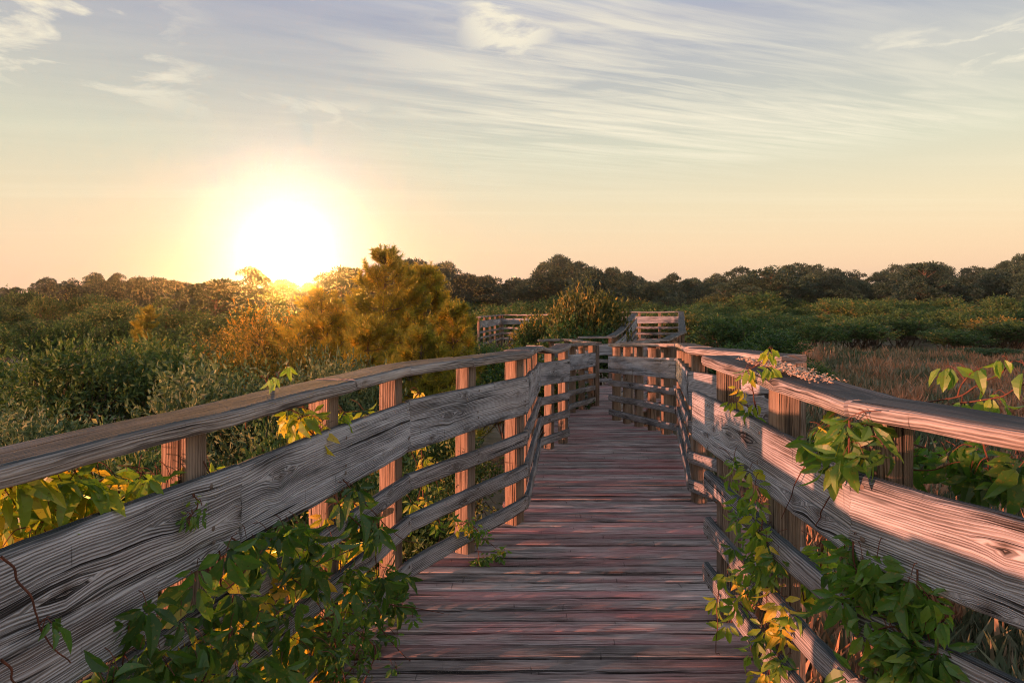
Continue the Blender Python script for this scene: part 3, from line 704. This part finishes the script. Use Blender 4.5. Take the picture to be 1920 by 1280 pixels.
def creeper(label, seed, plane, poly=None, n=0, L=.08, off=(.03, .12), tint=(.35, .18), face=None, stems=(), inward=IN_L, leafy=0.0, nlf=5):
    r = np.random.default_rng(seed); gl, gs = Geo(), Geo(); anchors = []
    def at(px, py, o):
        sh = tuple(tuple(np.array(q) + inward[:2] * o) for q in plane); return P(px, py, plane_d(px, *sh))
    for st in stems:
        pts = spline([at(x, y, o) for x, y, o in st], 10); tt = np.linspace(0, len(pts) / 5, len(pts)); pts = pts + .006 * np.stack([vnoise(tt + seed, 1), vnoise(tt + seed, 2), vnoise(tt + seed, 3)], -1)
        g1 = Geo(); tube(g1, pts, .0026, .0013, 5); anchors.append(g1)
        if leafy:
            ln = np.linalg.norm(np.diff(pts, axis=0), axis=1).sum()
            for k in range(int(ln * leafy)):
                q = pts[r.integers(2, len(pts))]; p = q + unit(r.normal(size=3)) * L * r.uniform(.3, .8) + inward * L * .3
                cluster(gl, gs, p, (inward * .7 + [0, -.6, .5]) if face is None else face, L * r.uniform(.6, 1.1), tint[0] + tint[1] * r.normal(), r, q, nlf)
    if poly:
        xs, ys = zip(*poly); k = 0; pts = []
        while k < n:
            x, y = r.uniform(min(xs), max(xs)), r.uniform(min(ys), max(ys))
            if not inpoly(x, y, poly): continue
            k += 1; o = r.uniform(*off); p = at(x, y, o); pts.append(p)
            src = p + np.array([r.normal() * .03, r.normal() * .03, .02 + .03 * r.random()]) - inward * .03
            cluster(gl, gs, p, (inward * .7 + [0, -.6, .5]) if face is None else face, L * r.uniform(.6, 1.15), tint[0] + tint[1] * r.normal(), r, src, nlf)
        pts = np.array(pts)
        for k in range(max(2, n // 14)):       # wandering stems through the leaf mass
            a_ = pts[r.integers(len(pts))]; o_ = np.argsort(np.linalg.norm(pts - a_, axis=1)); c = pts[o_[min(len(o_) - 1, 12 + r.integers(10))]]; b_ = pts[o_[min(len(o_) - 1, 5)]]
            tube(gs, spline([a_ - inward * .02, b_ - inward * .02, c - inward * .02], 6), .0028, .002, 5)
    root = empty('creeper_vine', (0, 0, 0)); tag(root, label, 'vine', 'creeper vines on the railings')
    nq = sum(len(q) for q in gl.q)
    if gs.n: gl.add(np.concatenate(gs.v), np.concatenate(gs.q), tint=.5)
    me = gl.mesh('leaves'); me.materials.append(M_VINE); me.materials.append(M_TWIG)
    mi = np.zeros(len(me.polygons), dtype=np.int32); mi[nq:] = 1; me.polygons.foreach_set('material_index', mi)
    link('leaves', me, None, root)
    for g1 in anchors: link('stem', g1.mesh('stem', True), M_TWIG, root)
    return root

creeper('large dark green creeper mass hanging under the near left board', 81, FA, [(180, 1290), (250, 1130), (440, 1010), (560, 950), (650, 880), (700, 900), (745, 1010), (770, 1130), (760, 1200), (720, 1290)], 120, .100, (.03, .14), (.32, .17),
        stems=[[(240, 1130, .03), (238, 1200, .04), (235, 1290, .04)], [(430, 1010, .04), (520, 1060, .08), (600, 1130, .1), (640, 1260, .1)], [(640, 900, .05), (700, 960, .08), (760, 1010, .08), (800, 1020, .1)]])
creeper('second layer of lit yellow creeper leaves behind the lower left boards', 82, FA, [(150, 1290), (270, 1180), (500, 1020), (600, 940), (690, 940), (730, 1100), (700, 1290)], 200, .085, (-.22, .02), (.78, .14))
creeper('yellow and green creeper filling the gap under the left cap board', 83, FA, [(-20, 890), (130, 870), (200, 880), (280, 880), (330, 890), (425, 850), (420, 905), (300, 940), (150, 990), (-20, 1040)], 95, .085, (-.22, .0), (.70, .17),
        stems=[[(-10, 880, -.1), (60, 930, -.08), (140, 980, -.05)], [(410, 905, .03), (385, 860, .0), (365, 820, -.03)]], face=(.5, -.8, .4))
creeper('short curly creeper tendril draped over the left board joint', 84, FA, stems=[[(362, 905, .03), (368, 940, .06), (358, 965, .06), (352, 985, .06)]], L=.03, leafy=60, tint=(.5, .1))
creeper('creeper clump perched on the board at the second left post', 85, FA, [(535, 770), (570, 755), (620, 770), (690, 770), (680, 800), (600, 815), (550, 820)], 16, .082, (-.12, .02), (.62, .14),
        stems=[[(590, 825, -.02), (580, 790, -.03), (570, 760, -.04)], [(465, 800, -.1), (450, 775, -.1), (430, 800, -.12)]], face=(.3, -1, .3))
creeper('small sprig rising above the left cap under the sun glare', 86, FA, stems=[[(505, 722, -.06), (520, 705, -.06), (535, 690, -.06)], [(500, 725, -.06), (495, 710, -.06), (492, 702, -.06)]], L=.05, leafy=22, tint=(.7, .1), nlf=3, face=(.3, -1, .3))
creeper('thin red stemmed runner crossing the near left board in the corner', 87, FA, stems=[[(-5, 1042, .07), (40, 1090, .08), (70, 1150, .08), (90, 1205, .08), (130, 1245, .09)], [(-5, 1235, .08), (30, 1275, .09), (40, 1300, .09)]], L=.055, leafy=7, tint=(.52, .08), nlf=3)
creeper('creeper sprig dangling from the lowest rail at the middle bare post', 88, FB, stems=[[(800, 980, .03), (850, 985, .05), (880, 980, .08), (905, 1010, .12), (935, 1030, .2), (945, 1045, .24)], [(880, 980, .08), (895, 1030, .12), (900, 1060, .14)]], L=.055, leafy=34, tint=(.50, .25), face=(.6, -.7, .3))
creeper('yellow creeper sprays growing behind the bare left posts', 89, FB, [(770, 730), (800, 720), (800, 760), (780, 800), (830, 900), (760, 1000), (770, 900)], 22, .05, (-.15, -.05), (.75, .12), face=(.2, -1, .3))
creeper('creeper fringe trailing onto the deck below the left rail', 90, FA, [(600, 1130), (730, 1120), (790, 1160), (800, 1230), (760, 1280), (620, 1290)], 46, .05, (.05, .25), (.35, .2),
        stems=[[(720, 1130, .08), (780, 1140, .2), (830, 1150, .28)], [(700, 1160, .1), (760, 1230, .25), (800, 1262, .3)]])
creeper('creeper sprig standing over the right cap near its far end', 91, FR1, stems=[[(1420, 775, -.02), (1410, 735, .03), (1400, 700, .06), (1420, 685, .06), (1440, 672, .06), (1452, 664, .06)], [(1415, 770, -.02), (1395, 760, .03), (1370, 752, .04)]], L=.055, leafy=26, tint=(.58, .1), inward=IN_R, nlf=3, face=(-.3, -1, .3))
creeper('creeper bunch spilling over the right board at the cap joint', 92, FR1, [(1510, 800), (1560, 765), (1620, 780), (1670, 810), (1660, 860), (1600, 890), (1530, 870), (1505, 840)], 30, .078, (-.03, .10), (.42, .16), inward=IN_R, face=(-.3, -1, .5),
        stems=[[(1560, 830, .05), (1520, 860, .06), (1490, 910, .06), (1465, 970, .05)], [(1570, 870, .05), (1560, 920, .05), (1540, 960, .05), (1528, 985, .05)]])
creeper('green creeper column hanging at the end post of the right railing', 93, FR1, [(1365, 860), (1400, 850), (1420, 920), (1440, 1010), (1470, 1060), (1440, 1130), (1400, 1120), (1370, 1060), (1375, 960)], 46, .062, (.03, .10), (.42, .16), inward=IN_R, face=(-.4, -1, .4),
        stems=[[(1370, 850, .04), (1400, 900, .05), (1425, 960, .05), (1430, 1040, .05), (1440, 1160, .05), (1445, 1280, .05)]])
creeper('creeper with yellowed leaves trailing down beside the deck edge on the right', 94, FR1, [(1330, 1090), (1380, 1060), (1450, 1110), (1500, 1160), (1480, 1260), (1420, 1280), (1400, 1210), (1340, 1200)], 34, .07, (.02, .10), (.55, .24), inward=IN_R, face=(-.4, -1, .4),
        stems=[[(1350, 1080, .06), (1345, 1140, .1), (1342, 1210, .12), (1348, 1230, .12)]])
creeper('dense green creeper growing up through the lower right rails', 95, FR0, [(1540, 1060), (1600, 1010), (1640, 1040), (1720, 1070), (1800, 1200), (1830, 1290), (1580, 1290), (1600, 1180)], 84, .074, (-.02, .08), (.36, .13), inward=IN_R, face=(-.4, -1, .4),
        stems=[[(1600, 1000, .04), (1600, 1080, .04), (1580, 1130, .04)], [(1720, 1070, .05), (1725, 1130, .05), (1740, 1180, .04), (1745, 1280, .03)]])
creeper('dark creeper hanging behind the right board under the cap', 96, FR0, [(1680, 830), (1750, 800), (1850, 820), (1930, 840), (1930, 920), (1850, 910), (1750, 900), (1690, 890)], 40, .078, (-.32, -.12), (.28, .12), inward=IN_R, face=(-.3, -1, .3),
        stems=[[(1660, 870, -.12), (1720, 880, -.12), (1800, 870, -.14)], [(1845, 830, -.2), (1850, 920, -.2)]])
creeper('bright yellow-green creeper tips arching above the right cap', 97, FR0, stems=[[(1700, 760, -.25), (1800, 740, -.25), (1850, 715, -.25), (1900, 680, -.25), (1940, 690, -.25)], [(1790, 745, -.25), (1810, 710, -.25), (1845, 690, -.25)], [(1780, 760, -.22), (1880, 740, -.22), (1930, 720, -.22)]], L=.07, leafy=17, tint=(.68, .08), inward=IN_R, nlf=3, face=(-.3, -1, .4))
creeper('shaded creeper leaves behind the right lower rails', 98, FR1, [(1470, 1040), (1550, 1020), (1560, 1120), (1500, 1130)], 22, .07, (-.25, -.12), (.6, .2), inward=IN_R)

# ------------------------------------------------------------------ crumbs of wood on the right cap
g = Geo(); r = np.random.default_rng(5)
for k in range(1100):
    t = r.beta(2, 2); x = .945 + .03 + r.normal() * .028; y = 2.05 + t * .85; s = r.uniform(.0016, .0055) * (1.3 - abs(t - .5))
    z = .05 * 0 + 1.172 + abs(r.normal()) * .006 * (1 - abs(2 * t - 1)) + .02 * (y - 1.85) / 1.43
    v = r.normal(size=(6, 3)) * .25 * s + np.array([[1, 0, 0], [-1, 0, 0], [0, 1, 0], [0, -1, 0], [0, 0, 1], [0, 0, -1]]) * s * [1.5, 1, .7]
    ang = r.uniform(0, 6.28); c, s_ = math.cos(ang), math.sin(ang); v = v @ np.array([[c, s_, 0], [-s_, c, 0], [0, 0, 1]])
    g.add(v + [x, y, z], None, [[0, 2, 4], [2, 1, 4], [1, 3, 4], [3, 0, 4], [2, 0, 5], [1, 2, 5], [3, 1, 5], [0, 3, 5]])
tag(link('wood_crumbs', g.mesh('wood_crumbs'), M_DUST), 'pile of pale wood crumbs on top of the right cap board', 'debris', kind='stuff')

# ------------------------------------------------------------------ sky, sun, haze, camera
w = bpy.data.worlds.new('World'); SC.world = w; w.use_nodes = True
nt = w.node_tree; nt.nodes.clear(); n = N(nt)
dirv = n.node('ShaderNodeTexCoord').outputs['Generated']
X, Y, Z = n.sep(dirv)
sky = n.node('ShaderNodeTexSky', sky_type='NISHITA', sun_disc=False)
sky.sun_elevation = SUN_EL; sky.sun_rotation = math.atan2(-SUN_TO.x, -SUN_TO.y); sky.air_density = 1.2; sky.dust_density = 2.0
base = n.ramp(Z, [(0, (.90, .60, .42)), (.05, (.90, .64, .45)), (.13, (.79, .65, .46)), (.21, (.62, .60, .47)), (.29, (.49, .48, .45)), (.38, (.30, .32, .44)), (.5, (.52, .58, .76)), (1, (.68, .76, 1.0))])
zs = n.math('MAXIMUM', Z, .03)
pu, pv = n.math('DIVIDE', X, zs), n.math('DIVIDE', Y, zs)
# cirrus: long streaks running right and away
ru = n.math('ADD', n.math('MULTIPLY', pu, .93), n.math('MULTIPLY', pv, .36)); rv = n.math('SUBTRACT', n.math('MULTIPLY', pv, .93), n.math('MULTIPLY', pu, .36))
st = n.noise(n.comb(n.math('MULTIPLY', ru, .40), n.math('MULTIPLY', rv, 2.4), 3.0), 1, 6, .58, 1.3)
st2 = n.noise(n.comb(n.math('MULTIPLY', ru, 1.1), n.math('MULTIPLY', rv, 8.0), 8.0), 1, 4, .6, 1.2)
big = n.noise(n.comb(n.math('MULTIPLY', ru, .32), n.math('MULTIPLY', rv, .42), 1.0), 1, 3, .5)
cir = n.math('MULTIPLY', n.mapr(n.math('ADD', n.math('MULTIPLY', st, .62), n.math('MULTIPLY', st2, .38)), .42, .62), n.mapr(big, .34, .56))
cir = n.math('MULTIPLY', cir, n.mapr(Z, .13, .24, 0, 1, True))
side = n.mapr(X, -.32, .05, .12, 1.0, True)
cir = n.math('MULTIPLY', cir, side)
puff = n.noise(n.comb(n.math('MULTIPLY', pu, 2.6), n.math('MULTIPLY', pv, 2.5), 4.0), 1, 6, .6, .5)
pmask = n.noise(n.comb(n.math('MULTIPLY', pu, .45), n.math('MULTIPLY', pv, .55), 7.3), 1, 2, .5)
dn_ = n.node('ShaderNodeVectorMath', operation='DISTANCE'); n.put(dn_.inputs[0], dirv); dn_.inputs[1].default_value = (-.005, .921, .389); near_ = dn_.outputs['Value']
pf = n.math('MULTIPLY', n.mapr(puff, .49, .62), n.math('MULTIPLY', n.math('MAXIMUM', n.math('MAXIMUM', n.mapr(pmask, .50, .62), n.mapr(n.math('ADD', X, n.math('MULTIPLY', Z, .25)), -.26, -.42, 0, 1, True)), n.mapr(near_, .10, .03, 0, 1, True)), n.mapr(Z, .22, .29, 0, 1, True)))
cl = n.math('MAXIMUM', n.math('MULTIPLY', cir, .8), n.math('MULTIPLY', pf, .95))
col = n.mix(cl, base, (.90, .80, .62))
faint = n.noise(n.comb(n.math('MULTIPLY', pu, .1), n.math('MULTIPLY', pv, 1.0), 12.0), 1, 4, .6)
col = n.mix(n.math('MULTIPLY', n.mapr(faint, .52, .72), n.mapr(Z, .05, .12, 0, .22)), col, (.92, .80, .60))
# sun glare in the sky
dp = n.node('ShaderNodeVectorMath', operation='DOT_PRODUCT'); n.put(dp.inputs[0], dirv); dp.inputs[1].default_value = GLOW
ang = n.math('ARCCOSINE', n.math('MINIMUM', dp.outputs['Value'], 1.0))
def gauss(sig): return n.math('EXPONENT', n.math('MULTIPLY', n.math('POWER', n.math('DIVIDE', ang, math.radians(sig)), 2.0), -1.0))
def expo(sig): return n.math('EXPONENT', n.math('DIVIDE', ang, -math.radians(sig)))
def scale(c, f):
    v = n.node('ShaderNodeVectorMath', operation='SCALE'); v.inputs[0].default_value = c; n.put(v.inputs['Scale'], f); return v.outputs[0]
def add(a, b):
    v = n.node('ShaderNodeVectorMath', operation='ADD'); n.put(v.inputs[0], a); n.put(v.inputs[1], b); return v.outputs[0]
glow = add(scale((-.04, -.01, .13), gauss(6.0)), add(scale((.25, .25, .25), gauss(2.2)), add(scale((.02, .04, .05), gauss(6.0)), scale((.02, .025, .03), expo(7.0)))))
DISC = 3600.0
disc = n.math('LESS_THAN', ang, math.radians(.75))
glow = add(glow, scale((DISC, DISC * .43, DISC * .08), disc))
colS = n.node('ShaderNodeVectorMath', operation='SCALE'); n.put(colS.inputs[0], col); colS.inputs['Scale'].default_value = .465
tot = add(colS.outputs[0], glow)
skyc = n.node('ShaderNodeVectorMath', operation='SCALE'); n.put(skyc.inputs[0], sky.outputs[0]); skyc.inputs['Scale'].default_value = .05
tot = add(tot, skyc.outputs[0])
bg = n.node('ShaderNodeBackground'); n.put(bg.inputs[0], tot); bg.inputs[1].default_value = 1.0
o = n.node('ShaderNodeOutputWorld'); nt.links.new(bg.outputs[0], o.inputs['Surface'])
w.cycles.sampling_method = 'MANUAL'; w.cycles.sample_map_resolution = 2048

sl = bpy.data.lights.new('sun', 'SUN'); sl.energy = 5.0; sl.angle = math.radians(.5); sl.color = (1.0, .37, .22)
so = bpy.data.objects.new('sun', sl); COL.objects.link(so)
dv = Vector((SUN_TO.x, SUN_TO.y, -math.tan(SUN_EL))).normalized()
so.rotation_euler = dv.to_track_quat('-Z', 'Y').to_euler(); so.location = (-20, -15, 8)

HAZE = 0.00062
hx0, hx1, hy0, hy1, hz0, hz1 = -345, 345, -12, 445, -3.2, 8.6
hv = [(x, y, z) for x in (hx0, hx1) for y in (hy0, hy1) for z in (hz0, hz1)]
me = mesh_np('haze', hv, [[0, 1, 3, 2], [4, 6, 7, 5], [0, 4, 5, 1], [2, 3, 7, 6], [0, 2, 6, 4], [1, 5, 7, 3]])
m, nt = new_mat('haze_air'); n2 = N(nt)
pvn = n2.node('ShaderNodeVolumePrincipled'); pvn.inputs['Color'].default_value = (1, .96, .92, 1); pvn.inputs['Density'].default_value = HAZE; pvn.inputs['Anisotropy'].default_value = .945
o = n2.node('ShaderNodeOutputMaterial'); nt.links.new(pvn.outputs[0], o.inputs['Volume'])
if HAZE > 0:
    tag(link('haze', me, m), 'thin warm evening haze over the dunes', 'haze', kind='stuff')

cam = bpy.data.cameras.new('camera'); cam.sensor_width = 36; cam.lens = 24; cam.shift_y = -74 / 1920; cam.clip_end = 5000; cam.clip_start = .02
co = bpy.data.objects.new('camera', cam); COL.objects.link(co); co.location = (0, 0, H); co.rotation_euler = (math.radians(90), 0, 0)
SC.camera = co
SC.view_settings.view_transform = 'Standard'; SC.view_settings.look = 'None'; SC.view_settings.exposure = 1.05; SC.view_settings.gamma = 1.0
c = SC.cycles
c.max_bounces = 5; c.diffuse_bounces = 3; c.glossy_bounces = 2; c.transmission_bounces = 3; c.transparent_max_bounces = 4; c.volume_bounces = 0
c.use_denoising = True; c.denoising_prefilter = 'NONE'; c.filter_width = 1.1; c.caustics_reflective = False; c.caustics_refractive = False; c.sample_clamp_indirect = 4.0
